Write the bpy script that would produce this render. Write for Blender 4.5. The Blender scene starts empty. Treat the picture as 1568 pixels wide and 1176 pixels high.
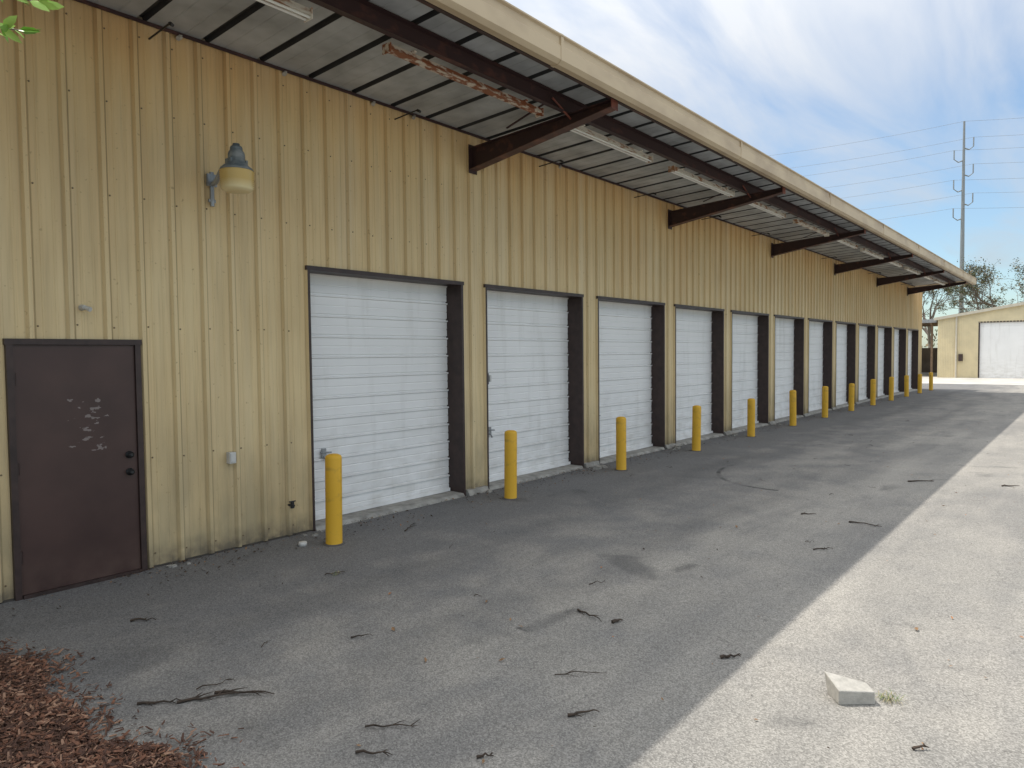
import bpy, math, random
import numpy as np
from mathutils import Vector, Matrix, noise as mn
random.seed(7)
sc=bpy.context.scene
sc.view_settings.view_transform='Standard'
P=3.05; HD=3.0; NB=12; X0=-13.0; X1=36.9; ZT=5.17; REC=.25
# ------------------------------------------------------------ materials
class M:
    def __init__(s,name,rough=.6,metal=0.,spec=None):
        s.m=bpy.data.materials.new(name); s.m.use_nodes=True
        s.t=s.m.node_tree; s.n=s.t.nodes; s.l=s.t.links
        s.b=s.n['Principled BSDF']; s.b.inputs['Roughness'].default_value=rough
        s.b.inputs['Metallic'].default_value=metal
        if spec is not None: s.b.inputs['Specular IOR Level'].default_value=spec
        s.tc=s.n.new('ShaderNodeTexCoord')
    def vec(s,sc=(1,1,1),kind='Object',loc=(0,0,0)):
        mp=s.n.new('ShaderNodeMapping'); mp.inputs['Scale'].default_value=sc; mp.inputs['Location'].default_value=loc
        s.l.new(s.tc.outputs[kind],mp.inputs[0]); return mp.outputs[0]
    def noise(s,scale,detail=4,sc=(1,1,1),rough=.55,loc=(0,0,0),dist=0,cap=3):
        t=s.n.new('ShaderNodeTexNoise'); t.inputs['Scale'].default_value=scale; t.inputs['Detail'].default_value=min(detail,cap)
        t.inputs['Roughness'].default_value=rough; t.inputs['Distortion'].default_value=dist
        s.l.new(s.vec(sc,loc=loc),t.inputs['Vector']); return t.outputs[0]
    def voro(s,scale,feature='F1',out=0,vec=None):
        t=s.n.new('ShaderNodeTexVoronoi'); t.feature=feature; t.inputs['Scale'].default_value=scale
        t.voronoi_dimensions='2D'
        s.l.new(vec if vec else s.vec(),t.inputs['Vector']); return t.outputs[out]
    def ramp(s,f,stops,interp='LINEAR'):
        r=s.n.new('ShaderNodeValToRGB'); r.color_ramp.interpolation=interp
        e=r.color_ramp.elements
        for i,(p,c) in enumerate(stops):
            if not hasattr(c,'__len__'): c=(c,c,c)
            if i>1: e.new(p)
            e[i].position=p; e[i].color=(*c,1)
        s.l.new(f,r.inputs[0]); return r.outputs[0]
    def put(s,sock,v):
        if hasattr(v,'is_linked') or hasattr(v,'links'): s.l.new(v,sock)
        elif hasattr(v,'__len__'): sock.default_value=(*v,1) if len(v)==3 else v
        else: sock.default_value=v
    def mix(s,f,a,b,mode='MIX'):
        x=s.n.new('ShaderNodeMix'); x.data_type='RGBA'; x.blend_type=mode; x.clamp_factor=True
        s.put(x.inputs[0],f); s.put(x.inputs[6],a); s.put(x.inputs[7],b); return x.outputs[2]
    def math(s,op,a,b=0.):
        x=s.n.new('ShaderNodeMath'); x.operation=op; s.put(x.inputs[0],a); s.put(x.inputs[1],b); return x.outputs[0]
    def sep(s,axis,kind='Object'):
        x=s.n.new('ShaderNodeSeparateXYZ'); s.l.new(s.tc.outputs[kind],x.inputs[0]); return x.outputs[axis]
    def bump(s,h,strength=.3,dist=.01):
        x=s.n.new('ShaderNodeBump'); x.inputs['Strength'].default_value=strength; x.inputs['Distance'].default_value=dist
        s.l.new(h,x.inputs['Height']); s.l.new(x.outputs[0],s.b.inputs['Normal'])
    def col(s,v): s.put(s.b.inputs['Base Color'],v); return s.m
def plain(name,col,rough=.6,metal=0.,var=.25,scale=6,bump=0.,sc_=(1,1,1)):
    m=M(name,rough,metal); f=m.noise(scale,5,sc_)
    c=m.mix(1.0,tuple(col),m.ramp(f,[(.25,1-var),(.75,1+var)]),'MULTIPLY')
    if bump: m.bump(m.noise(scale*6,4),bump,.01)
    return m.col(c)

def wall_mat():
    m=M('yellow_metal_siding',.55,0,.3); z=m.sep(2); x=m.sep(0)
    c=m.mix(m.ramp(m.noise(.55,5),[(.3,0),(.7,1)]),(.70,.53,.285),(.785,.625,.36))
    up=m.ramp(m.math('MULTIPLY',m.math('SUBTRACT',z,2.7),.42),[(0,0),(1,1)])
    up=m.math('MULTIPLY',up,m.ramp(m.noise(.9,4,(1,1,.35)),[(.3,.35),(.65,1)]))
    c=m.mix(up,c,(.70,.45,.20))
    st=m.ramp(m.noise(7,5,(1,1,.07),.6),[(.42,0),(.72,1)])
    c=m.mix(m.math('MULTIPLY',st,.30),c,(.36,.26,.14))
    st2=m.ramp(m.noise(3.1,3,(1,1,.04),.6,(5,2,1)),[(.48,0),(.68,1)])
    c=m.mix(m.math('MULTIPLY',st2,.25),c,(.86,.76,.55))
    st3=m.ramp(m.noise(30,2,(1,1,.03),.6,(2,2,1)),[(.55,0),(.75,1)])
    c=m.mix(m.math('MULTIPLY',st3,.25),c,(.30,.22,.12))
    # shade line along each rib painted into the colour, stronger on one side
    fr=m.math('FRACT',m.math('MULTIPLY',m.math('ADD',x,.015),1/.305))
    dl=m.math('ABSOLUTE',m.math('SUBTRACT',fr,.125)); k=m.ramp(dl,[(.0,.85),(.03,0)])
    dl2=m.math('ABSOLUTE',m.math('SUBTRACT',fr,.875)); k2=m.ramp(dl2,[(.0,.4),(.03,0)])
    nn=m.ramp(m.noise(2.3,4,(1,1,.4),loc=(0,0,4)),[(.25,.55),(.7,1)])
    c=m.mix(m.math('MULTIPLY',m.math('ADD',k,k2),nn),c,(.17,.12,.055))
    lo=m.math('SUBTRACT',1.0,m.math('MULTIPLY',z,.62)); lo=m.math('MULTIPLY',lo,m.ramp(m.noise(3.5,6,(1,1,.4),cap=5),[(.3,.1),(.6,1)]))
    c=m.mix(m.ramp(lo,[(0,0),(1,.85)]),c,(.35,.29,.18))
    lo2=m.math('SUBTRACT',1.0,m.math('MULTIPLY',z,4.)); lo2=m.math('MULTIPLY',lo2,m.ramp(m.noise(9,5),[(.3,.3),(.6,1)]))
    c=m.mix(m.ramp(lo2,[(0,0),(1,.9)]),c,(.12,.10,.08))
    c=m.mix(m.ramp(m.noise(22,3,loc=(2,0,2)),[(.66,0),(.72,.55)]),c,(.34,.23,.12))
    m.bump(m.noise(2.2,3),.25,.01)
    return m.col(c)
def door_mat():
    m=M('white_painted_steel',.6,0,.3); z=m.sep(2)
    c=m.mix(m.ramp(m.noise(.8,5),[(.3,0),(.7,1)]),(.86,.85,.835),(.92,.91,.895))
    lo=m.math('SUBTRACT',1.0,m.math('MULTIPLY',z,.6)); lo=m.math('MULTIPLY',lo,m.ramp(m.noise(3,6,(1,1,2.5)),[(.4,0),(.75,1)]))
    c=m.mix(m.ramp(lo,[(0,0),(1,.55)]),c,(.55,.52,.47))
    sm=m.ramp(m.noise(5,5,(1,1,.12),.6,(3,0,0)),[(.52,0),(.8,.4)])
    c=m.mix(sm,c,(.58,.56,.52))
    m.bump(m.noise(1.7,2),.35,.012)
    return m.col(c)
def asphalt_mat():
    m=M('asphalt',.95,0,.15); x=m.sep(0); y=m.sep(1)
    n1=m.noise(.28,6); n2=m.noise(1.6,6,loc=(4,2,0),cap=5); n3=m.noise(.8,5,(.22,1.7,1),.6,(9,3,0),cap=5)
    c=m.mix(m.ramp(n1,[(.35,0),(.65,1)]),(.255,.245,.225),(.315,.297,.268))
    c=m.mix(m.ramp(n2,[(.42,0),(.72,.6)]),c,(.21,.205,.195))
    c=m.mix(m.ramp(n3,[(.46,0),(.68,.6)]),c,(.36,.34,.305))
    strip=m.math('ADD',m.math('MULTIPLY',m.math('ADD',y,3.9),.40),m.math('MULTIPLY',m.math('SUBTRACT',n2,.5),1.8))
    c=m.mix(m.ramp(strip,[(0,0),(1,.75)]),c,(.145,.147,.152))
    n4=m.noise(.55,4,(.3,1.3,1),.6,(1,8,0),.3)
    c=m.mix(m.ramp(n4,[(.49,0),(.62,.5)]),c,(.16,.158,.155))
    n5=m.noise(.9,4,(.6,1,1),.65,(21,8,0),.6,5)
    c=m.mix(m.ramp(n5,[(.56,0),(.70,.45)]),c,(.14,.14,.14))
    # tyre scuffs: a curved one and a long straight one
    brk_=m.ramp(m.noise(2.2,4,loc=(6,1,0)),[(.40,.1),(.6,1)])
    dx=m.math('SUBTRACT',x,7.25); dy=m.math('SUBTRACT',y,-3.35)
    rr=m.math('SQRT',m.math('ADD',m.math('MULTIPLY',dx,dx),m.math('MULTIPLY',m.math('MULTIPLY',dy,dy),1.6)))
    ring=m.ramp(m.math('ABSOLUTE',m.math('SUBTRACT',rr,1.72)),[(.02,.8),(.06,0)])
    ring=m.math('MULTIPLY',m.math('MULTIPLY',ring,brk_),m.math('MULTIPLY',m.math('GREATER_THAN',dy,-.1),m.math('LESS_THAN',dx,.2)))
    c=m.mix(ring,c,(.05,.05,.05))
    yy=m.math('SUBTRACT',y,m.math('MULTIPLY',x,-.11)); s1=m.ramp(m.math('ABSOLUTE',m.math('ADD',yy,3.88)),[(.03,.6),(.10,0)])
    s1=m.math('MULTIPLY',s1,m.math('LESS_THAN',m.math('ABSOLUTE',m.math('SUBTRACT',x,.3)),1.15)); c=m.mix(m.math('MULTIPLY',s1,brk_),c,(.07,.07,.07))
    for cy_,w_ in ((-1.9,.18),(-3.4,.2),(-8.2,.2)):
        yl=m.math('ADD',m.math('SUBTRACT',y,cy_),m.math('MULTIPLY',m.math('SUBTRACT',n1,.5),1.5))
        s2=m.ramp(m.math('ABSOLUTE',yl),[(.03,.45),(.05+w_*1.6,0)]); c=m.mix(m.math('MULTIPLY',s2,m.ramp(n3,[(.35,0),(.6,1)])),c,(.11,.11,.11))
    # aggregate
    wv=m.n.new('ShaderNodeVectorMath'); wv.operation='ADD'
    nz=m.n.new('ShaderNodeTexNoise'); nz.inputs['Scale'].default_value=9; m.l.new(m.vec(),nz.inputs['Vector'])
    sca=m.n.new('ShaderNodeVectorMath'); sca.operation='SCALE'; sca.inputs[3].default_value=.16
    m.l.new(nz.outputs[1],sca.inputs[0]); m.l.new(m.tc.outputs['Object'],wv.inputs[0]); m.l.new(sca.outputs[0],wv.inputs[1])
    ag=m.voro(130,'F1',1); bw=m.n.new('ShaderNodeRGBToBW'); m.l.new(ag,bw.inputs[0])
    c=m.mix(1.,c,m.ramp(bw.outputs[0],[(.15,.70),(.5,.98),(.85,1.34)]),'MULTIPLY')
    cr=m.voro(8.5,'DISTANCE_TO_EDGE',0,wv.outputs[0])
    crk=m.math('MULTIPLY',m.ramp(cr,[(.0,1),(.028,0)]),m.ramp(m.noise(2.4,3,loc=(1,7,0)),[(.42,0),(.62,.6)]))
    c=m.mix(crk,c,(.08,.077,.072))
    sp=m.ramp(m.noise(1.05,3,loc=(11,5,0),dist=.5),[(.64,0),(.74,.45)])
    c=m.mix(sp,c,(.08,.08,.08))
    h=m.math('SUBTRACT',m.math('MULTIPLY',bw.outputs[0],.5),crk)
    m.bump(h,.35,.005)
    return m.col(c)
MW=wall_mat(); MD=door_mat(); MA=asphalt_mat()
MBR=plain('dark_brown_trim',(.045,.026,.022),.5,var=.35,scale=9)
def rusty(name,base,rust,lo,hi,scale=6):
    m=M(name,.6); c=m.mix(m.ramp(m.noise(scale,6,(.5,1,1)),[(lo,0),(hi,1)]),base,rust); return m.col(c)
MBK=rusty('brown_steel',(.042,.020,.020),(.13,.05,.035),.55,.75)
MFL=rusty('bracket_flange',(.08,.038,.03),(.2,.08,.05),.5,.75)
MTIP=rusty('rusty_red_steel',(.24,.075,.05),(.09,.035,.03),.4,.7)
MRUST=rusty('rusted_fixture',(.26,.09,.04),(.62,.55,.46),.50,.58,14)
MFX=rusty('fixture_enamel',(.74,.70,.62),(.36,.18,.09),.50,.62,9)
MGUT=rusty('beige_gutter',(.54,.43,.285),(.36,.27,.18),.45,.8,2)
MDK=plain('galvanised_roof_deck',(.40,.415,.42),.55,.0,var=.32,scale=2.2)
MDKR=plain('deck_seam_shade',(.04,.042,.045),.6,var=.3)  # near-black colour stands in for the shade inside the deck grooves
MYEL=rusty('yellow_bollard_paint',(.74,.42,.03),(.42,.24,.04),.55,.8,7)
MCON=plain('concrete',(.33,.315,.285),.9,var=.4,scale=7,bump=.4)
MBLK=plain('concrete_block_face',(.42,.40,.36),.9,var=.2,scale=25,bump=.6)
MGREY=plain('grey_metal',(.35,.36,.37),.4,.5)
MDARK=plain('black_iron',(.02,.02,.02),.5)
MWH=plain('white_plastic',(.6,.59,.56),.5,var=.15)
MSCR=plain('screw_head',(.20,.15,.09),.5)
def pdoor():
    m=M('brown_painted_door',.4,0,.45)
    c=m.mix(m.ramp(m.noise(2,5),[(.3,0),(.7,1)]),(.056,.029,.025),(.080,.043,.036))
    x=m.sep(0); z=m.sep(2)
    def box(v,c0,r): return m.math('LESS_THAN',m.math('ABSOLUTE',m.math('SUBTRACT',v,c0)),r)
    k=m.math('MULTIPLY',box(x,-2.32,.19),box(z,1.44,.25))
    k=m.math('MULTIPLY',k,m.ramp(m.noise(10,4,(1,1,2.2),loc=(3,3,3)),[(.615,0),(.63,1)]))
    c=m.mix(m.math('MULTIPLY',k,.55),c,(.34,.29,.27))
    lo=m.math('SUBTRACT',1.0,m.math('MULTIPLY',z,2.5)); c=m.mix(m.ramp(m.math('MULTIPLY',lo,m.ramp(m.noise(6,4),[(.3,0),(.7,1)])),[(0,0),(1,.6)]),c,(.14,.09,.07))
    m.bump(m.noise(5,4),.15,.01)
    return m.col(c)
MPD=pdoor()
# ------------------------------------------------------------ mesh builder
class B:
    def __init__(s): s.v=[];s.f=[];s.mi=[];s.sm=[]
    def add(s,vs,fs,mi=0,smooth=False):
        o=len(s.v); s.v+= [tuple(v) for v in vs]; s.f+=[tuple(o+i for i in f) for f in fs]; s.mi+=[mi]*len(fs); s.sm+=[smooth]*len(fs)
    def box(s,x0,x1,y0,y1,z0,z1,mi=0):
        s.add([(x0,y0,z0),(x1,y0,z0),(x1,y1,z0),(x0,y1,z0),(x0,y0,z1),(x1,y0,z1),(x1,y1,z1),(x0,y1,z1)],
          [(0,3,2,1),(4,5,6,7),(0,1,5,4),(1,2,6,5),(2,3,7,6),(3,0,4,7)],mi)
    def prismx(s,poly,x0,x1,mi=0):
        n=len(poly); s.add([(x0,y,z) for y,z in poly]+[(x1,y,z) for y,z in poly],
          [tuple(range(n)),tuple(range(2*n-1,n-1,-1))]+[(i,i+n,(i+1)%n+n,(i+1)%n) for i in range(n)],mi)
    def tube(s,pts,rad,n=6,mi=0,cap=True,smooth=True):
        pts=[Vector(p) for p in pts]; R=rad if hasattr(rad,'__len__') else [rad]*len(pts)
        vs=[];fs=[]; u=None
        for i,p in enumerate(pts):
            d=(pts[min(i+1,len(pts)-1)]-pts[max(i-1,0)]).normalized()
            if u is None or abs(u.dot(d))>.9: u=d.orthogonal().normalized()
            u=(u-d*u.dot(d)).normalized(); w=d.cross(u)
            for k in range(n):
                a=2*math.pi*k/n; vs.append(p+(u*math.cos(a)+w*math.sin(a))*R[i])
        for i in range(len(pts)-1):
            for k in range(n): fs.append((i*n+k,i*n+(k+1)%n,(i+1)*n+(k+1)%n,(i+1)*n+k))
        s.add(vs,fs,mi,smooth)
        if cap: s.add(vs[:n],[tuple(range(n-1,-1,-1))],mi); s.add(vs[-n:],[tuple(range(n))],mi)
    def lathe(s,prof,cx,cy,n=24,mi=0,z0=0,smooth=True,jit=0):
        vs=[];fs=[]
        for r,z in prof:
            for k in range(n):
                a=2*math.pi*k/n; vs.append((cx+r*math.cos(a),cy+r*math.sin(a),z0+z))
        for i in range(len(prof)-1):
            for k in range(n): fs.append((i*n+k,i*n+(k+1)%n,(i+1)*n+(k+1)%n,(i+1)*n+k))
        s.add(vs,fs,mi,smooth)
    def obj(s,name,mats,parent=None,loc=None):
        me=bpy.data.meshes.new(name); me.from_pydata(s.v,[],s.f); me.update()
        for m in mats: me.materials.append(m)
        me.polygons.foreach_set('material_index',s.mi); me.polygons.foreach_set('use_smooth',s.sm)
        o=bpy.data.objects.new(name,me); sc.collection.objects.link(o)
        if parent: o.parent=parent
        if loc: o.location=loc
        return o
def empty(name,loc=(0,0,0)):
    e=bpy.data.objects.new(name,None); e.empty_display_size=.3; sc.collection.objects.link(e); e.location=loc; return e
# ------------------------------------------------------------ ground
def sheet(name,x0,x1,y0,y1,z,mat):
    b=B(); b.add([(x0,y0,z),(x1,y0,z),(x1,y1,z),(x0,y1,z)],[(0,1,2,3)]); return b.obj(name,[mat])
mg=M('sandy_grass',.95); cg=mg.mix(mg.ramp(mg.noise(.15,6),[(.4,0),(.6,1)]),(.10,.12,.045),(.26,.23,.15)); MG=mg.col(cg)
sheet('ground',-2500,2500,-2500,2500,-.008,MG)
sheet('asphalt_lot',-40,50,-60,45,0,MA)
sheet('concrete_pavement',44,75,-40,14,.004,plain('pale_concrete',(.46,.44,.40),.9,var=.25,scale=.7))
# ------------------------------------------------------------ main building
BL=empty('metal_storage_building')
brk=[];ys=[]
k0=int(X0/.305)-2
for k in range(k0,int(X1/.305)+3):
    c=.305*k-.015
    for dx,y in [(-.034,0),(-.017,-.037),(.017,-.037),(.034,0)]: brk.append(c+dx);ys.append(y)
    for mm in (.102,.203):
        for dx,y in [(-.013,0),(-.006,-.005),(.006,-.005),(.013,0)]: brk.append(c+mm+dx);ys.append(y)
brk=np.array(brk);ys=np.array(ys)
wb=B()
def panel(a,b_,z0,z1):
    xs=[a]+[x for x in brk if a<x<b_]+[b_]; yy=np.interp(xs,brk,ys)
    n=len(xs); vs=[(x,y,z0) for x,y in zip(xs,yy)]+[(x,y,z1) for x,y in zip(xs,yy)]
    wb.add(vs,[(i,i+1,n+i+1,n+i) for i in range(n-1)])
cuts=[(-2.955,-1.885,2.185)]+[(P*n-.03,P*n+2.54,3.045) for n in range(NB)]
x=X0
for a,b_,h in cuts:
    panel(x,a,.015,ZT); panel(a,b_,h,ZT); x=b_
panel(x,X1,.015,ZT)
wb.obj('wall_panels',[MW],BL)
eb=B()
for X in (X0,X1):
    eb.add([(X,0,0),(X,20,0),(X,20,ZT),(X,10,5.95),(X,0,ZT)],[(0,1,2,3,4)])
eb.add([(X0,20,0),(X1,20,0),(X1,20,ZT),(X0,20,ZT)],[(0,1,2,3)])
eb.box(X1-.01,X1+.05,-.05,.06,0,ZT)
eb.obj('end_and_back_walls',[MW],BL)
fb_=B(); x=X0
for a,b_,h in cuts: fb_.box(x,a,-.012,.02,0,.018); x=b_
fb_.obj('wall_base_flashing',[plain('grimy_base',(.07,.06,.05),.8)],BL)
# screws
sb=B()
inop=lambda x,z: any(a-.03<x<b_+.03 and z<h+.03 for a,b_,h in cuts)
for k in range(k0,int(X1/.305)+1):
    c=.305*k-.015
    if c>20: break
    for zz in (.12,1.05,2.3,3.5,4.35,5.0):
        X=c+.055; Z=zz+(0 if k%2 else .012)+random.uniform(-.006,.006)
        if X<-4 or inop(X,Z): continue
        sb.tube([(X,0.001,Z),(X,-.004,Z),(X,-.009,Z)],[.0085,.0085,.004],6,smooth=False)
sb.obj('panel_screws',[MSCR],BL)
# trims + doors
tb=B(); cb=B(); lb=B()
for n in range(NB):
    x=P*n
    tb.box(x-.03,x,-.042,REC+.02,0,3.0); tb.box(x+2.5,x+2.54,-.042,REC+.02,0,3.0)
    tb.box(x-.045,x+2.555,-.046,REC+.02,3.0,3.05)
    j=random.uniform(-.03,.03)
    cb.prismx([(REC+.3,0.0),(REC+.3,.05),(-.03,.045),(-.07+j*.5,0.0)],x+.003,x+2.497)
    cb.prismx([(.1,0),(.1,.08),(-.06,.075),(-.10+j,.0)],x+2.56,x+2.99)
    d=B(); prof=[]; z=.05+random.uniform(0,.015); q=.2475
    while z<3.02:
        prof+= [(z,0),(z+.085,0),(z+.09,.007),(z+.100,.007),(z+.105,0),(z+q-.050,0),(z+q-.043,-.020),(z+q-.026,-.020),(z+q-.020,.020),(z+q-.006,.020),(z+q,0)]; z+=q+.0002
    jit=random.uniform(0,.012)
    prof=[(min(zz,3.0),REC+yy+jit) for zz,yy in prof if zz<3.01]
    for i in range(len(prof)-1):
        (za,ya),(zb,yb)=prof[i],prof[i+1]
        if zb-za<1e-6: continue
        d.add([(x+.003,ya,za),(x+2.497,ya,za),(x+2.497,yb,zb),(x+.003,yb,zb)],[(0,1,2,3)])
    d.box(x+.02,x+2.48,REC-.042,REC-.022,.052,.10)
    d.obj('roll_up_door',[MD],BL)
    lb.box(x+.30,x+.36,REC-.03,REC-.015,.78,.90); lb.tube([(x+.27,REC-.035,.86),(x+.43,REC-.035,.845)],.010,6)
    lb.tube([(x+.33,REC-.03,.80),(x+.33,REC-.06,.77),(x+.35,REC-.05,.74)],.012,6)
    lb.box(x+.012,x+.06,REC-.03,REC-.014,1.45,1.51)
tb.obj('door_trim',[MBR],BL); cb.obj('concrete_sills',[MCON],BL); lb.obj('door_latches',[MGREY],BL)
g=B(); g.box(P+.05,P+.30,REC-.045,REC-.024,1.56,1.73,0); g.box(P+.32,P+.36,REC-.045,REC-.024,1.60,1.70,1)
g.obj('door_label',[plain('grey_label',(.10,.10,.105),.4),MWH],BL)
# person door
pb=B()
pb.box(-2.955,-2.905,-.045,.06,0,2.14,1); pb.box(-1.935,-1.885,-.045,.06,0,2.14,1); pb.box(-2.965,-1.875,-.048,.06,2.14,2.19,1)
pb.box(-2.902,-1.938,-.022,.02,.03,2.137,0)
pb.box(-2.90,-1.94,-.06,.05,0,.028,1)
for z in (1.12,.96):
    pb.tube([(-2.01,-.02,z),(-2.01,-.035,z),(-2.01,-.04,z),(-2.01,-.07,z),(-2.01,-.085,z)],[.034,.034,.017,.027,.012],14,3)
for z in (.35,1.1,1.85): pb.tube([(-2.90,-.03,z-.05),(-2.90,-.03,z+.05)],.012,6,1)
pb.obj('entry_door',[MPD,MBR,MCON,MDARK],BL)
# canopy deck
def zd(y): return ZT+(-y)*.05
XR=34.9
db=B()
x=X0-.5; c=math.floor(x/.61)*.61+.05
xs=[];zs=[]
while c<XR:
    for dx,dz in [(-.046,0),(-.03,.05),(.03,.05),(.046,0)]:
        if x<c+dx<XR: xs.append(c+dx);zs.append(dz)
    for q in (.2,.4):
        for dx,dz in [(-.014,0),(-.006,.005),(.006,.005),(.014,0)]:
            if x<c+q+dx<XR: xs.append(c+q+dx);zs.append(dz)
    c+=.61
for i in range(len(xs)-1):
    a,b_=xs[i],xs[i+1]; m=1 if (zs[i]>.03 or zs[i+1]>.03) else 0
    db.add([(a,.02,zd(0)+zs[i]),(b_,.02,zd(0)+zs[i+1]),(b_,-2.46,zd(-2.46)+zs[i+1]),(a,-2.46,zd(-2.46)+zs[i])],[(0,1,2,3)],m)
db.obj('canopy_deck',[MDK,MDKR],BL)
rb=B()
rb.add([(X0-.5,.03,5.24),(X1+.1,.03,5.24),(X1+.1,10,6.0),(X0-.5,10,6.0)],[(0,1,2,3)])
rb.add([(X0-.5,10,6.0),(X1+.1,10,6.0),(X1+.1,20.3,5.2),(X0-.5,20.3,5.2)],[(0,1,2,3)])
rb.box(X1-.1,X1+.12,-.06,20,5.12,5.235)
rb.obj('main_roof',[MGUT],BL)
gb=B()
gb.prismx([(-2.47,5.06),(-2.56,5.05),(-2.60,5.09),(-2.60,5.23),(-2.585,5.245),(-2.585,5.32),(-2.61,5.335),(-2.61,5.35),(-2.47,5.35)],X0-.5,XR)
for i in range(-3,9):
    X=1.35+4.88*i
    if X0<X<XR: gb.prismx([(-2.465,5.055),(-2.565,5.045),(-2.605,5.085),(-2.605,5.30),(-2.60,5.36),(-2.465,5.36)],X,X+.05)
gb.box(XR,XR+.03,-2.6,.0,5.10,5.34)
gb.obj('fascia_gutter',[MGUT],BL)
ub=B()
def cee(y,z0,z1,x0,x1,w=.065,t=.006,s=-1):
    ub.box(x0,x1,y,y+t,z0+t,z1-t); ub.box(x0,x1,y+(0 if s>0 else -w+t),y+(w if s>0 else t),z0,z0+t); ub.box(x0,x1,y+(0 if s>0 else -w+t),y+(w if s>0 else t),z1-t,z1)
cee(-1.72,5.055,5.245,X0-.5,XR,.075)
cee(-2.40,5.10,5.28,X0-.5,XR-.01,.05,s=1)
ub.box(X0,XR,-.05,-.038,5.135,5.168)
ub.obj('canopy_purlins',[MBK],BL)
for i in range(-2,6):
    X=2.77+6.1*i
    bb=B(); W=.075
    bb.prismx([(-.041,4.66),(-.041,4.94),(-2.38,5.085),(-2.38,5.01)],X-.004,X+.004,0)
    bb.prismx([(-.041,4.645),(-.041,4.655),(-2.38,5.012),(-2.38,5.002)],X-W,X+W,2)
    bb.prismx([(-.041,4.944),(-.041,4.954),(-2.38,5.095),(-2.38,5.085)],X-W,X+W,0)
    bb.box(X-W-.01,X+W+.01,-.047,-.040,4.60,5.0,0)
    bb.box(X-W,X+W,-2.392,-2.382,4.985,5.115,1)
    bb.prismx([(-.9,5.0),(-.9,5.012),(-1.70,5.24),(-1.70,5.228)],X-.28,X-.25,0)
    bb.tube([(X-.03,-1.76,5.0),(X-.42,-1.76,5.16)],.014,5,1)
    bb.obj('canopy_bracket',[MBK,MTIP,MFL],BL)
kb=B()
for i in range(-2,11):
    X=1.35+3.05*i
    kb.tube([(X,0,5.03),(X+.01,-.42,5.06)],.009,5); kb.tube([(X,-.42,5.05),(X,-.47,5.02)],.018,5)
kb.obj('wall_top_rods',[MDARK],BL)
wc=B()
for X in (-2.9,-1.45,-.29,.95,1.62,4.9): wc.tube([(X,-.06,5.10),(X+.05,-.02,5.155)],.024,6)
wc.obj('closure_foam',[plain('aged_foam',(.4,.38,.33),.8)],BL)
MTB=plain('fluorescent_tube',(.78,.78,.74),.3,var=.06)
for k in range(-3,11):
    x0=-.15+P*k+(0 if k in(0,1) else random.uniform(-.1,.1))
    fb=B(); y=-1.60; L=2.44 if k%2==0 else 2.2
    fb.prismx([(y-.055,4.985),(y-.03,5.045),(y+.03,5.045),(y+.055,4.985)],x0,x0+L)
    fb.box(x0-.012,x0,y-.06,y+.06,4.95,5.045); fb.box(x0+L,x0+L+.012,y-.06,y+.06,4.95,5.045)
    if k not in(0,4):
        for dy in (-.03,.03): fb.tube([(x0,y+dy,4.965),(x0+L,y+dy,4.965)],.013,8,1)
    fb.box(x0+.3,x0+.33,y-.06,y+.03,5.046,5.062); fb.box(x0+L-.33,x0+L-.3,y-.06,y+.03,5.046,5.062)
    fb.obj('fluorescent_fixture',[MRUST if k==0 else MFX,MTB],BL)
w=B()
w.box(-1.045,-.975,-.075,-.01,.915,1.03,1); w.box(-1.035,-.985,-.083,-.075,.93,1.015,1)
w.tube([(-.33,.0,.36),(-.33,-.12,.36)],.016,8,0); w.tube([(-.33,-.09,.40),(-.33,-.09,.33)],.022,8,0); w.tube([(-.37,-.09,.405),(-.29,-.09,.405)],.008,6,0)
w.tube([(-2.36,.0,2.47),(-2.36,-.07,2.47)],[.03,.02],8,1); w.tube([(-2.36,-.06,2.47),(-2.33,-.11,2.45)],[.018,.022],8,1)
w.obj('wall_fittings',[MDARK,plain('pale_grey_box',(.55,.54,.51),.5,var=.2)],BL)
# ------------------------------------------------------------ wall lamp
Lp=empty('wall_lamp',(0,0,0)); a=B(); lx=-1.145; hy=-.53; Z0=3.60
a.tube([(lx,-.050,3.54),(lx,-.050,3.88)],.022,10,0); a.box(lx-.035,lx+.035,-.055,-.036,3.58,3.61,0)
a.box(lx-.05,lx+.05,-.062,-.037,3.74,3.86,0)
a.tube([(lx,-.05,3.76),(lx,-.13,3.77),(lx,-.20,3.83),(lx,-.27,3.885),(lx,-.36,3.90),(lx,hy+.07,3.90)],.026,10,0)
a.obj('bracket_arm',[MGREY],Lp)
a=B()
a.lathe([(0.0,.475),(.032,.472),(.036,.45),(.052,.445),(.058,.43),(.058,.41),(.070,.395),(.078,.37),(.080,.30),(.098,.285),(.104,.268),(.148,.232),(.158,.212),(.0,.213)],lx,hy,28,0,Z0)
for kx in (-1,1): a.box(lx+kx*.08-.01,lx+kx*.08+.01,hy-.05,hy+.05,Z0+.27,Z0+.32)
a.obj('ballast_housing',[rusty('weathered_grey_metal',(.13,.155,.165),(.28,.29,.28),.42,.68,12)],Lp)
a=B(); pr=[(.155,.21)]
for i in range(9): pr+=[(.162-.0010*i,.203-i*.018),(.155-.0012*i,.196-i*.018)]
pr+=[(.150,.045),(.135,.028),(.12,.018),(.09,.012),(0,.010)]
a.lathe(pr,lx,hy,32,0,Z0)
ml=M('yellowed_acrylic_lens',.22); zl=ml.sep(2)
ml.bump(ml.noise(20,2),.1); MLENS=ml.col(ml.mix(ml.ramp(ml.math('MULTIPLY',ml.math('SUBTRACT',zl,Z0),5.),[(.1,0),(.6,1)]),(.80,.68,.40),(.64,.44,.15)))
a.obj('lens',[MLENS],Lp)
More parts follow.
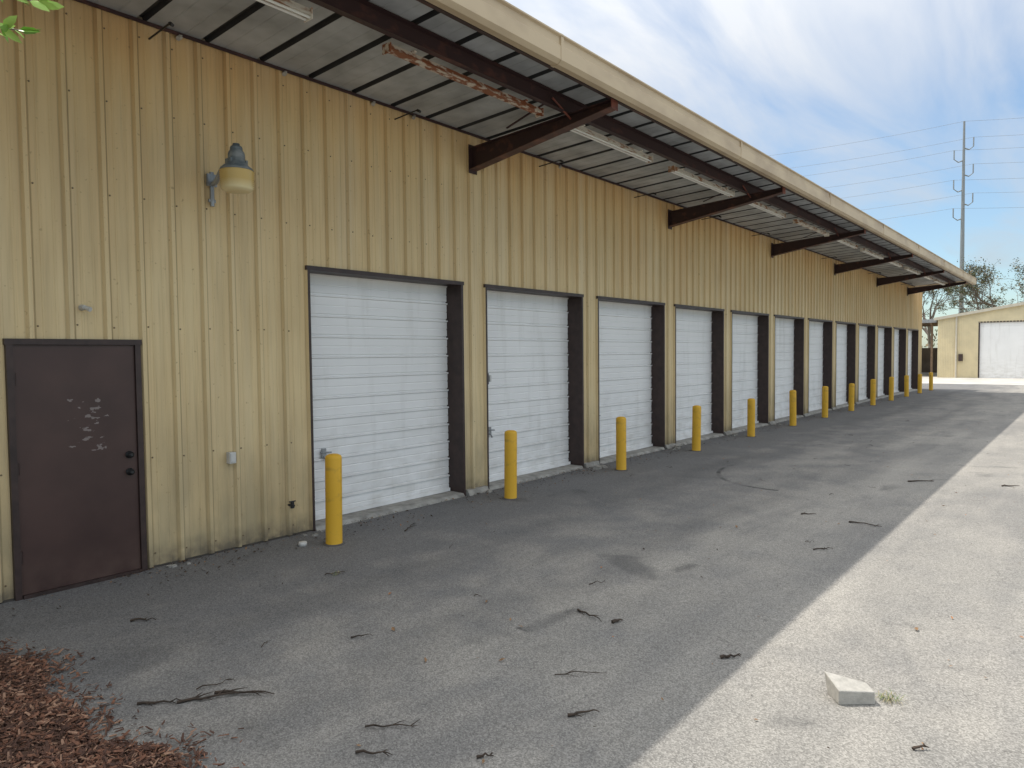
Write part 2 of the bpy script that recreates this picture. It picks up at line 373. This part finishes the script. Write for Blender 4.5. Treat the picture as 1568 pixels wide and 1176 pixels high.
# ------------------------------------------------------------ bollards
MRG=plain('bollard_base_grime',(.10,.095,.09),.95)
for k in range(13):
    b=B(); h=.93+random.uniform(-.035,.03); r=.088
    b.lathe([(r+.004,-.02),(r,.0),(r,.3),(r,.6),(r,h-.03),(r-.004,h-.012),(r*.85,h),(r*.55,h+.012),(0,h+.016)],0,0,28)
    b.lathe([(r+.035,.0),(r+.025,.008),(r,.012)],0,0,14,1)
    o=b.obj('bollard',[MYEL,MRG],None,(-.215+3.0*k+random.uniform(-.03,.03)*(k>0),-.68,0.0))
    o.rotation_euler=(random.uniform(-.015,.015),random.uniform(-.015,.015),random.random()*6)
# ------------------------------------------------------------ concrete wedge block
b=B(); bx=Vector((.21*.634,-.21*.773,0)); by=Vector((.15*.773,.15*.634,0)); o=Vector((-.60,-5.88,0))
V=[o,o+bx,o+bx*1.02+by*.8,o+by,o+Vector((.0,0,.085)),o+bx*.98+Vector((0,0,.075)),o+bx*.97+by*.62+Vector((0,0,.085)),o+by*1.25-bx*.02+Vector((0,0,.118))]
b.add(V,[(0,3,2,1),(4,5,6,7),(0,1,5,4),(1,2,6,5),(2,3,7,6),(3,0,4,7)])
o=b.obj('concrete_block',[MBLK]); md=o.modifiers.new('bev','BEVEL'); md.width=.006; md.segments=2
b=B(); b.lathe([(0,.002),(.045,.002),(.045,.03),(.04,.045),(0,.047)],-.47,-.48,14); b.obj('pipe_cap',[MWH])
b=B()
for cx,cy,n_,s_ in ((5.72,-.22,5,.07),(8.75,-.25,4,.06),(11.8,-.24,4,.06),(2.7,-.16,4,.04),(-.1,-.2,3,.03),(-1.6,-.15,3,.025),(14.8,-.25,3,.06)):
    for i in range(n_):
        p=Vector((cx+random.gauss(0,.12),cy+random.gauss(0,.05),0)); s=s_*random.uniform(.4,1.1); pts=[]
        for sx_ in (-1,1):
            for sy_ in (-1,1):
                for sz_ in (0,1): pts.append(p+Vector((sx_*s*random.uniform(.7,1.2),sy_*s*random.uniform(.5,1),sz_*s*random.uniform(.5,1.))))
        b.add(pts,[(0,1,3,2),(4,6,7,5),(0,4,5,1),(2,3,7,6),(1,5,7,3),(0,2,6,4)])
b.obj('concrete_rubble',[MCON])
# ------------------------------------------------------------ twigs
MTW=plain('twig_bark',(.05,.035,.025),.9,var=.5,scale=20)
tw=B()
def twig(x0,y0,x1,y1,r=.008,br=3):
    a=Vector((x0,y0,.010)); c=Vector((x1,y1,.012)); n=6; pts=[]; L=(c-a).length; r*=.8
    for i in range(n+1):
        p=a.lerp(c,i/n); p+=Vector((random.gauss(0,.03)*L,random.gauss(0,.03)*L,abs(random.gauss(0,.008)))) if 0<i<n else Vector((0,0,0)); pts.append(p)
    tw.tube(pts,[r*(1.25-.9*i/n) for i in range(n+1)],5)
    for j in range(br):
        p=pts[random.randint(1,n-1)]; ang=math.atan2((c-a).y,(c-a).x)+random.choice((-1,1))*random.uniform(.3,.9); l=L*random.uniform(.15,.38)
        q=p+Vector((math.cos(ang)*l*.5,math.sin(ang)*l*.5,.008)); q2=p+Vector((math.cos(ang+.2)*l,math.sin(ang+.2)*l,.0)); tw.tube([p,q,q2],[r*.6,r*.45,r*.2],4)
T=[(-1.66,-4.74,-1.52,-4.86,.010,1),(-1.30,-4.39,-1.08,-4.64,.004,4),(-3.10,-2.70,-2.92,-2.9,.009,3),(-2.95,-2.87,-2.6,-3.1,.010,5),(-2.75,-2.93,-2.54,-3.23,.010,4),(-2.8,-2.8,-2.6,-2.86,.005,2),
 (-2.44,-3.95,-2.26,-4.17,.006,4),(-2.63,-4.11,-2.55,-4.27,.008,2),(-.27,-3.87,-.37,-4.15,.009,2),(-.33,-4.22,-.25,-4.26,.016,0),(-.42,-5.10,-.33,-5.2,.013,2),
 (7.37,-4.79,7.60,-5.10,.014,2),(-2.56,-1.30,-2.43,-1.44,.010,1),(4.07,-4.77,4.03,-5.13,.010,2),(4.15,-4.2,4.25,-4.35,.010,1),(2.6,-4.8,2.75,-4.95,.008,3),(7.75,-5.95,7.9,-6.15,.012,2),
 (-.95,-1.53,-.79,-1.62,.006,2),(-.86,-6.3,-.80,-6.36,.009,2),(-2.28,-4.62,-2.22,-4.68,.009,1),(-1.72,-2.9,-1.6,-3.0,.006,1),(.6,-.9,.9,-.75,.008,2),(.3,-3.6,.42,-3.7,.005,1)]
for t in T: twig(*t)
for i in range(60):
    x=random.uniform(-3,22); y=random.uniform(-11,-.9); a_=random.random()*6.3; l=random.uniform(.05,.16)
    twig(x,y,x+l*math.cos(a_),y+l*math.sin(a_),random.uniform(.002,.005),random.randint(0,2))
tw.obj('fallen_twigs',[MTW])
def leafquad(b,p,size,mi,flat=.35,asp=2.):
    th=random.random()*6.283; n=Vector((random.gauss(0,flat),random.gauss(0,flat),1)).normalized()
    u=Vector((math.cos(th),math.sin(th),0)); u=(u-n*u.dot(n)).normalized(); w=n.cross(u)
    s=size*random.uniform(.6,1.3); a_=u*s; c_=w*s/asp
    b.add([p-a_,p-c_*.9+n*s*.15,p+a_,p+c_*.9+n*s*.15],[(0,1,2),(0,2,3)],mi)
MLF=[plain('dry_leaf_dark',(.055,.035,.022),.8,var=.4,scale=30),plain('dry_leaf_tan',(.24,.14,.07),.8,var=.4,scale=30),plain('dry_leaf_orange',(.33,.15,.06),.8,var=.3,scale=30)]
b=B()
for i in range(7000):
    x=random.uniform(-3.2,30); t_=random.random()**2.4
    if random.random()>.25+.9*max(0,mn.noise(Vector((x*.9,3.1,0)))+.25): continue
    y=-.05-t_*.6
    leafquad(b,Vector((x,y,.008+random.random()*.010)),random.uniform(.006,.022),0 if random.random()<.7 else 1)
for i in range(600):
    x=random.uniform(-4,26); y=random.uniform(-12,-.6)
    leafquad(b,Vector((x,y,.010)),random.uniform(.008,.020),random.choice((0,1,1,2)))
for i in range(26):
    x=random.uniform(-3.4,6); y=random.uniform(-7.5,-1); leafquad(b,Vector((x,y,.014)),random.uniform(.02,.032),random.choice((1,2,1)))
b.obj('fallen_leaves',MLF)
MGRS=plain('weed_green',(.10,.17,.04),.7,var=.3,scale=20); MGR2=plain('dry_grass',(.36,.30,.15),.8,var=.2,scale=20)
def tuft(name,x,y,n,h,r):
    b=B()
    for i in range(n):
        a_=random.random()*6.28; l=h*random.uniform(.5,1.2); px=x+random.gauss(0,r*.3); py=y+random.gauss(0,r*.3)
        d=Vector((math.cos(a_),math.sin(a_),0)); w=Vector((-d.y,d.x,0))*.0015; p=Vector((px,py,0)); q=p+d*l*.5+Vector((0,0,l*.6)); e=p+d*l*1.3+Vector((0,0,l*.3))
        b.add([p-w,p+w,q+w*.8,q-w*.8,e],[(0,1,2,3),(3,2,4)],0 if random.random()<.45 else 1)
    b.obj(name,[MGRS,MGR2])
tuft('grass_tuft',-.36,-6.09,60,.06,.09); tuft('grass_tuft',-.87,-1.59,25,.04,.08)
# ------------------------------------------------------------ mulch bed
MB1=M('mulch_soil',.95); MB1.bump(MB1.noise(40,5),.8,.02); MSOIL=MB1.col(MB1.mix(MB1.ramp(MB1.noise(30,4),[(.35,0),(.65,1)]),(.05,.028,.018),(.13,.07,.044)))
MCH=[plain('mulch_chip_a',(.19,.088,.052),.85,var=.5,scale=30),plain('mulch_chip_b',(.09,.045,.03),.85,var=.4,scale=30),plain('mulch_chip_c',(.34,.20,.13),.85,var=.3,scale=30)]
b=B()
def edge(y): return -3.36+.07*math.sin(y*3.1)+.05*math.sin(y*7.3+1)-.10*max(0,y+2.0)
def mz(x,y):
    d=min(edge(y)-x,(y+5.2)*1.0,(-.95-y)*1.0); return min(.09,max(-.01,.16*d))+ (.015*mn.noise(Vector((x*5,y*5,0))) if d>.05 else 0)
nx,ny=70,90; vs=[];fs=[]
for j in range(ny+1):
    y=-5.25+j*(4.35/ny)
    for i in range(nx+1):
        x=-8+(edge(y)+.04+8)*i/nx; vs.append((x,y,mz(x,y)+.004))
for j in range(ny):
    for i in range(nx): q=j*(nx+1)+i; fs.append((q,q+1,q+nx+2,q+nx+1))
b.add(vs,fs,0,True); b.obj('mulch_bed',[MSOIL])
b=B()
for i in range(20000):
    y=random.uniform(-5.2,-.98); x=edge(y)+.04-abs(random.gauss(0,.8))
    if random.random()<.05: x=edge(y)+abs(random.gauss(0,.12))
    if x<-7.9: continue
    z=max(0,mz(x,y))+.006+random.random()*.018; L=random.uniform(.007,.030); W=L*random.uniform(.12,.42)
    th=random.random()*3.14; tl=random.gauss(0,.35); u=Vector((math.cos(th)*math.cos(tl),math.sin(th)*math.cos(tl),math.sin(tl)))*L
    n=Vector((random.gauss(0,.4),random.gauss(0,.4),1)).normalized(); w=n.cross(u).normalized()*W; t_=n*random.uniform(.002,.005); p=Vector((x,y,z))
    b.add([p-u-w,p+u-w*.6,p+u+w*.6,p-u+w, p-u*.9-w+t_,p+u*.9-w*.5+t_,p+u*.9+w*.5+t_,p-u*.9+w+t_],[(4,5,6,7),(0,1,5,4),(1,2,6,5),(2,3,7,6),(3,0,4,7)],random.choice((0,0,1,1,1,2)))
b.obj('mulch_chips',MCH)
# ------------------------------------------------------------ trees
MBARK=plain('tree_bark',(.16,.13,.105),.9,var=.3,scale=8)
MFO=[plain('foliage_dark',(.045,.06,.025),.7,var=.35,scale=3),plain('foliage_mid',(.10,.11,.045),.7,var=.35,scale=3),plain('foliage_brown',(.20,.15,.08),.7,var=.3,scale=3)]
def tree(name,x,y,h,spread,seed,leaf=.16,nl=26,depth=5,trunk=.25,fol=1.0):
    rnd=random.Random(seed); t=B(); lv=B(); tips=[]
    def br(p,d,L,r,dep):
        pts=[p]; n=3
        for i in range(n):
            d=(d+Vector((rnd.gauss(0,.13),rnd.gauss(0,.13),rnd.gauss(.03,.08)))).normalized(); pts.append(pts[-1]+d*L/n)
        t.tube(pts,[max(r,.012)*(1-.35*i/n) for i in range(n+1)],6 if dep>2 else 3,0,False)
        if dep<=1: tips.append((pts[-1],L)); tips.append((pts[2],L))
        if dep==0: return
        for k in range(rnd.choice((2,3,3)) if dep<depth else 4):
            az=rnd.random()*6.283; e=rnd.uniform(.4,.9)*spread
            o=d.orthogonal().normalized(); o=Matrix.Rotation(az,3,d)@o; nd=(d*math.cos(e)+o*math.sin(e)).normalized()
            br(pts[rnd.choice((2,3,3))],nd,L*rnd.uniform(.62,.82),r*.58,dep-1)
    br(Vector((0,0,0)),Vector((0,0,1)),h*.28,trunk,depth)
    for p,L in tips:
        if rnd.random()>fol: continue
        base=rnd.choice((0,0,1,1,2)); c=L*.6
        for i in range(nl):
            q=p+Vector((rnd.gauss(0,c*.5),rnd.gauss(0,c*.5),rnd.gauss(0,c*.4)))
            th=rnd.random()*6.28; u=Vector((math.cos(th),math.sin(th),rnd.gauss(0,.6))).normalized(); w=u.cross(Vector((rnd.gauss(0,1),rnd.gauss(0,1),rnd.gauss(0,1)))).normalized()
            s=leaf*rnd.uniform(.5,1.2); lv.add([q-u*s,q+w*s*.45,q+u*s,q-w*s*.45],[(0,1,2,3)],base if rnd.random()<.7 else rnd.randint(0,2))
    e=empty(name,(x,y,0)); t.obj('trunk_and_limbs',[MBARK],e); lv.obj('crown_leaves',MFO,e); return e
tree('oak_tree',98,8.8,14.5,.9,3,.12,8,6,.26,.6)
tree('oak_tree',92,.2,17,.9,11,.12,7,6,.28,.6)
tree('oak_tree',112,5.0,12,.9,5,.13,8,5,.26,.7)
tree('oak_tree',110,-6,13,.9,8,.13,7,5,.28,.6)
tree('oak_tree',80,17,11,1.0,21,.14,8,5,.25,.7)
b=B(); rnd=random.Random(4)
for i in range(190):
    a_=rnd.uniform(-.9,1.0); R_=rnd.uniform(170,230); cx=R_*math.cos(a_); cy=R_*math.sin(a_)*1.2; hh=rnd.uniform(5,10)
    b.tube([(cx,cy,0),(cx+rnd.gauss(0,.4),cy,hh*.7)],[.25,.1],5,0,False)
    for k in range(80):
        q=Vector((cx+rnd.gauss(0,2.4),cy+rnd.gauss(0,2.4),hh*.6+rnd.gauss(0,hh*.2))); s=rnd.uniform(.3,.8)
        u=Vector((rnd.gauss(0,1),rnd.gauss(0,1),rnd.gauss(0,1))).normalized(); w=u.orthogonal().normalized()
        b.add([q-u*s,q+w*s*.6,q+u*s,q-w*s*.6],[(0,1,2,3)],rnd.choice((1,2,2,3)))
b.obj('distant_trees',[MBARK]+MFO)
# sapling whose twig hangs into the frame
e=empty('young_tree',(0,0,0)); t=B(); lv=B()
t.tube([(-6.0,-3.4,0),(-6.03,-3.38,1.4),(-5.95,-3.42,2.8),(-5.9,-3.4,4.2)],[.07,.06,.045,.02],8)
MNL=[plain('fresh_leaf',(.18,.36,.05),.45,var=.25,scale=15),plain('fresh_leaf_pale',(.33,.50,.10),.45,var=.2,scale=15)]
def sprig(a,c,n,leaf=.045,f0=.45,arch=.10):
    a=Vector(a);c=Vector(c); pts=[a.lerp(c,i/5)+Vector((0,0,arch*math.sin(math.pi*i/5))) for i in range(6)]; t.tube(pts,[.012,.010,.008,.006,.005,.003],6)
    for i in range(n):
        f=random.uniform(f0,1.0); p=a.lerp(c,f)+Vector((0,0,arch*math.sin(math.pi*f)))
        d=((c-a).normalized()+Vector((random.gauss(0,.7),random.gauss(0,.7),random.gauss(-.3,.5)))).normalized(); w=d.orthogonal().normalized(); w=Matrix.Rotation(random.random()*6.28,3,d)@w
        s=leaf*random.uniform(.6,1.1); nn=d.cross(w)
        lv.add([p,p+d*s*.6+w*s*.38,p+d*s*1.4+w*s*.30,p+d*s*2.+nn*s*.1,p+d*s*1.4-w*s*.30,p+d*s*.6-w*s*.38,p+d*s+nn*s*-.12],[(0,1,6),(1,2,6),(2,3,6),(3,4,6),(4,5,6),(5,0,6)],random.randint(0,1),True)
sprig((-5.95,-3.42,3.0),(-3.94,-3.96,3.20),22,.042,.90,.03)
sprig((-5.95,-3.42,3.5),(-3.88,-3.98,3.31),9,.040,.93,.03)
for i in range(14):
    a_=random.uniform(1.6,5.0); z=random.uniform(2.4,4.1); sprig((-5.95,-3.42,z),(-5.95+math.cos(a_)*.9,-3.42+math.sin(a_)*.9,z+random.uniform(.1,.6)),18,.05)
t.obj('trunk_and_branches',[MBARK],e); lv.obj('leaves',MNL,e)
# ------------------------------------------------------------ far building
FB=empty('yellow_metal_garage'); b=B(); fx=55.0
ya,yb=1.9,-13.5; ym=(ya+yb)/2; z1=4.35; zr=5.6
def zroof(y): return z1+(zr-z1)*(1-abs(y-ym)/(ya-ym))
dy0,dy1,dh=-.65,-5.2,3.9
def fr(y0,y1,zlo):
    n=24
    for i in range(n):
        a_=y0+(y1-y0)*i/n; c_=y0+(y1-y0)*(i+1)/n
        b.add([(fx,a_,zlo),(fx,c_,zlo),(fx,c_,zroof(c_)),(fx,a_,zroof(a_))],[(0,1,2,3)],0)
        b.box(fx-.03,fx-.001,a_-.02,a_+.02,zlo,zroof(a_)-.02,0)
fr(ya,dy0,0); fr(dy0,dy1,dh); fr(dy1,yb,0)
b.add([(fx,ya,0),(fx+18,ya,0),(fx+18,ya,z1),(fx,ya,z1)],[(0,1,2,3)],0)
b.add([(fx,yb,0),(fx+18,yb,0),(fx+18,yb,z1),(fx,yb,z1)],[(0,1,2,3)],0)
b.add([(fx+18,ya,0),(fx+18,yb,0),(fx+18,yb,z1),(fx+18,ym,zr),(fx+18,ya,z1)],[(0,1,2,3,4)],0)
b.obj('walls',[plain('cream_metal_siding',(.74,.64,.42),.5,var=.1,scale=1.5)],FB)
b=B()
for s_ in (ya+.25,yb-.25):
    zz=z1-.03; b.add([(fx-.25,s_,zz+.03),(fx+18.2,s_,zz+.03),(fx+18.2,ym,zr+.06),(fx-.25,ym,zr+.06)],[(0,1,2,3)])
    b.add([(fx-.25,s_,zz-.17),(fx-.25,s_,zz+.03),(fx-.25,ym,zr+.06),(fx-.25,ym,zr-.14)],[(0,1,2,3)])
b.tube([(fx-.12,.75,0),(fx-.12,.75,z1+.1)],.06,8)
b.obj('roof',[plain('cream_trim',(.55,.50,.40),.5,var=.1)],FB)
b=B()
for i in range(16):
    z=i*dh/16; b.box(fx+.10,fx+.12,dy1,dy0,z,z+dh/16-.02); b.box(fx+.115,fx+.13,dy1,dy0,z+dh/16-.02,z+dh/16)
b.obj('roll_up_door',[MD],FB)
b=B(); b.box(fx-.02,fx+.2,dy0,dy0+.08,0,dh); b.box(fx-.02,fx+.2,dy1-.08,dy1,0,dh); b.box(fx-.02,fx+.2,dy1-.08,dy0+.08,dh,dh+.08); b.box(fx-.2,fx-.03,.35,.6,1.2,1.7)
b.obj('door_trim',[MBR],FB)
SH=empty('open_shed'); b=B()
for X in (57,60.5,64,67.5):
    for Y in (2.6,5.6,8.6): b.box(X-.07,X+.07,Y-.07,Y+.07,0,3.9)
for Y in (2.6,5.6,8.6): b.box(56.5,68,Y-.06,Y+.06,3.9,4.1)
for i in range(12): b.box(56.6+i,56.66+i,2.3,9,4.1,4.22)
b.obj('timber_frame',[plain('weathered_timber',(.20,.14,.095),.8,var=.3)],SH)
b=B(); b.box(56.2,68.3,2.2,9.1,4.22,4.30,0); b.box(56.17,56.2,2.2,9.1,4.05,4.31,0); b.box(67.9,68,2.3,9,0,2.2,1)
for i in range(4): b.box(58+i*1.6,59.2+i*1.6,6,7.5,0,.9+.2*(i%2),1)
b.obj('roof_and_stored_goods',[MGREY,plain('stored_goods',(.16,.12,.09),.8,var=.4,scale=1)],SH)
# ------------------------------------------------------------ transmission poles and lines
MP=plain('galvanised_pole',(.30,.31,.32),.5,.4,var=.1)
def tpole(x,y):
    e=empty('transmission_pole',(x,y,0)); b=B(); d=Vector((-.45,.89,0)).normalized()
    b.tube([(0,0,0),(0,0,20),(0,0,40)],[.42,.32,.16],10)
    att=[]
    for s_,zs in ((1,(33.6,28.7,24.0)),(-1,(35.6,31.2,26.4))):
        for z in zs:
            q=d*s_; b.tube([Vector((0,0,z)),q*.8+Vector((0,0,z-.3)),q*1.45+Vector((0,0,z+.2))],[.12,.09,.06],6)
            b.tube([q*1.45+Vector((0,0,z+.2)),q*1.45+Vector((0,0,z+1.7))],.10,8,1); att.append(Vector((x,y,0))+q*1.45+Vector((0,0,z+1.7)))
    att.append(Vector((x,y,40)))
    b.obj('shaft_and_arms',[MP,MGREY],e); return att
PA=tpole(136,10.6); PB=tpole(121,77); PC=tpole(152,-56)
b=B()
for A_,B_ in ((PA,PB),(PA,PC)):
    for p,q in zip(A_,B_):
        b.tube([p.lerp(q,i/14)-Vector((0,0,1.6*4*(i/14)*(1-i/14))) for i in range(15)],.022,4,0,False)
b.obj('power_lines',[plain('wire',(.30,.31,.33),.5)])
b=B(); b.tube([(0,0,0),(0,0,7.2)],[.15,.10],8); b.box(-.05,.05,-.8,.8,6.7,6.8); b.obj('utility_pole',[plain('pole_wood',(.16,.12,.09),.9)],None,(74,9.6,0))
# ------------------------------------------------------------ camera
px,py,pz=-4.83914,-6.97227,2.01974; yaw,pit,rol,f=.68716,.04204,-.01,1087.96
F=Vector((math.cos(yaw)*math.cos(pit),math.sin(yaw)*math.cos(pit),-math.sin(pit)))
R0=Vector((math.sin(yaw),-math.cos(yaw),0)); U0=R0.cross(F)
R=R0*math.cos(rol)+U0*math.sin(rol); U=-R0*math.sin(rol)+U0*math.cos(rol)
cd=bpy.data.cameras.new('camera'); cd.sensor_width=36; cd.lens=f/1568*36; cd.clip_end=6000; cd.clip_start=.05
co=bpy.data.objects.new('camera',cd); sc.collection.objects.link(co)
mat=Matrix(((R.x,U.x,-F.x,px),(R.y,U.y,-F.y,py),(R.z,U.z,-F.z,pz),(0,0,0,1))); co.matrix_world=mat; sc.camera=co
# ------------------------------------------------------------ light
L=Vector((.13,-1,-2.02)).normalized()
sd=bpy.data.lights.new('sun','SUN'); sd.energy=4.1; sd.angle=math.radians(.53); sd.color=(1,.95,.87)
so=bpy.data.objects.new('sun',sd); sc.collection.objects.link(so); so.rotation_euler=L.to_track_quat('-Z','Y').to_euler(); so.location=(0,20,40)
S=-L; el=math.asin(S.z); rot=math.atan2(S.x,S.y)
wd=bpy.data.worlds.new('World'); sc.world=wd; wd.use_nodes=True; n=wd.node_tree.nodes; l=wd.node_tree.links
bg=n['Background']; bg.inputs[1].default_value=.15
sk=n.new('ShaderNodeTexSky'); sk.sky_type='NISHITA'; sk.sun_disc=False; sk.sun_elevation=el; sk.sun_rotation=rot; sk.dust_density=.6; sk.ozone_density=1.6
tc=n.new('ShaderNodeTexCoord'); sx=n.new('ShaderNodeSeparateXYZ'); l.new(tc.outputs['Generated'],sx.inputs[0])
def mt(op,a,b=0.):
    x=n.new('ShaderNodeMath'); x.operation=op
    for i,v in enumerate((a,b)):
        if isinstance(v,(int,float)): x.inputs[i].default_value=v
        else: l.new(v,x.inputs[i])
    return x.outputs[0]
zc=mt('MAXIMUM',sx.outputs[2],0.)
den=mt('ADD',zc,.12)
cx_=n.new('ShaderNodeCombineXYZ'); l.new(mt('DIVIDE',sx.outputs[0],den),cx_.inputs[0]); l.new(mt('DIVIDE',sx.outputs[1],den),cx_.inputs[1])
mp=n.new('ShaderNodeMapping'); mp.inputs['Rotation'].default_value=(0,0,.9); mp.inputs['Scale'].default_value=(.6,1.9,1); l.new(cx_.outputs[0],mp.inputs[0])
nz=n.new('ShaderNodeTexNoise'); nz.inputs['Scale'].default_value=1.3; nz.inputs['Detail'].default_value=6; nz.inputs['Roughness'].default_value=.55; nz.inputs['Distortion'].default_value=.5; l.new(mp.outputs[0],nz.inputs['Vector'])
hi=mt('MULTIPLY',mt('SUBTRACT',sx.outputs[2],.27),.95)
fac=mt('ADD',nz.outputs[0],hi)
rp=n.new('ShaderNodeValToRGB'); rp.color_ramp.elements[0].position=.34; rp.color_ramp.elements[1].position=.72
rp.color_ramp.elements[0].color=(.12,.12,.12,1); rp.color_ramp.elements[1].color=(.92,.92,.92,1); l.new(fac,rp.inputs[0])
tint=n.new('ShaderNodeMix'); tint.data_type='RGBA'; tint.blend_type='MULTIPLY'; tint.inputs[0].default_value=1; l.new(sk.outputs[0],tint.inputs[6]); tint.inputs[7].default_value=(.95,1.08,1.12,1)
cb_=n.new('ShaderNodeVectorMath'); cb_.operation='SCALE'; cb_.inputs[0].default_value=(1,1.025,1.06)
l.new(mt('ADD',mt('MULTIPLY',zc,8.6),3.0),cb_.inputs[3])
mx=n.new('ShaderNodeMix'); mx.data_type='RGBA'; l.new(rp.outputs[0],mx.inputs[0]); l.new(tint.outputs[2],mx.inputs[6]); l.new(cb_.outputs[0],mx.inputs[7])
l.new(mx.outputs[2],bg.inputs[0])
sc.view_settings.look='None'; sc.view_settings.exposure=0
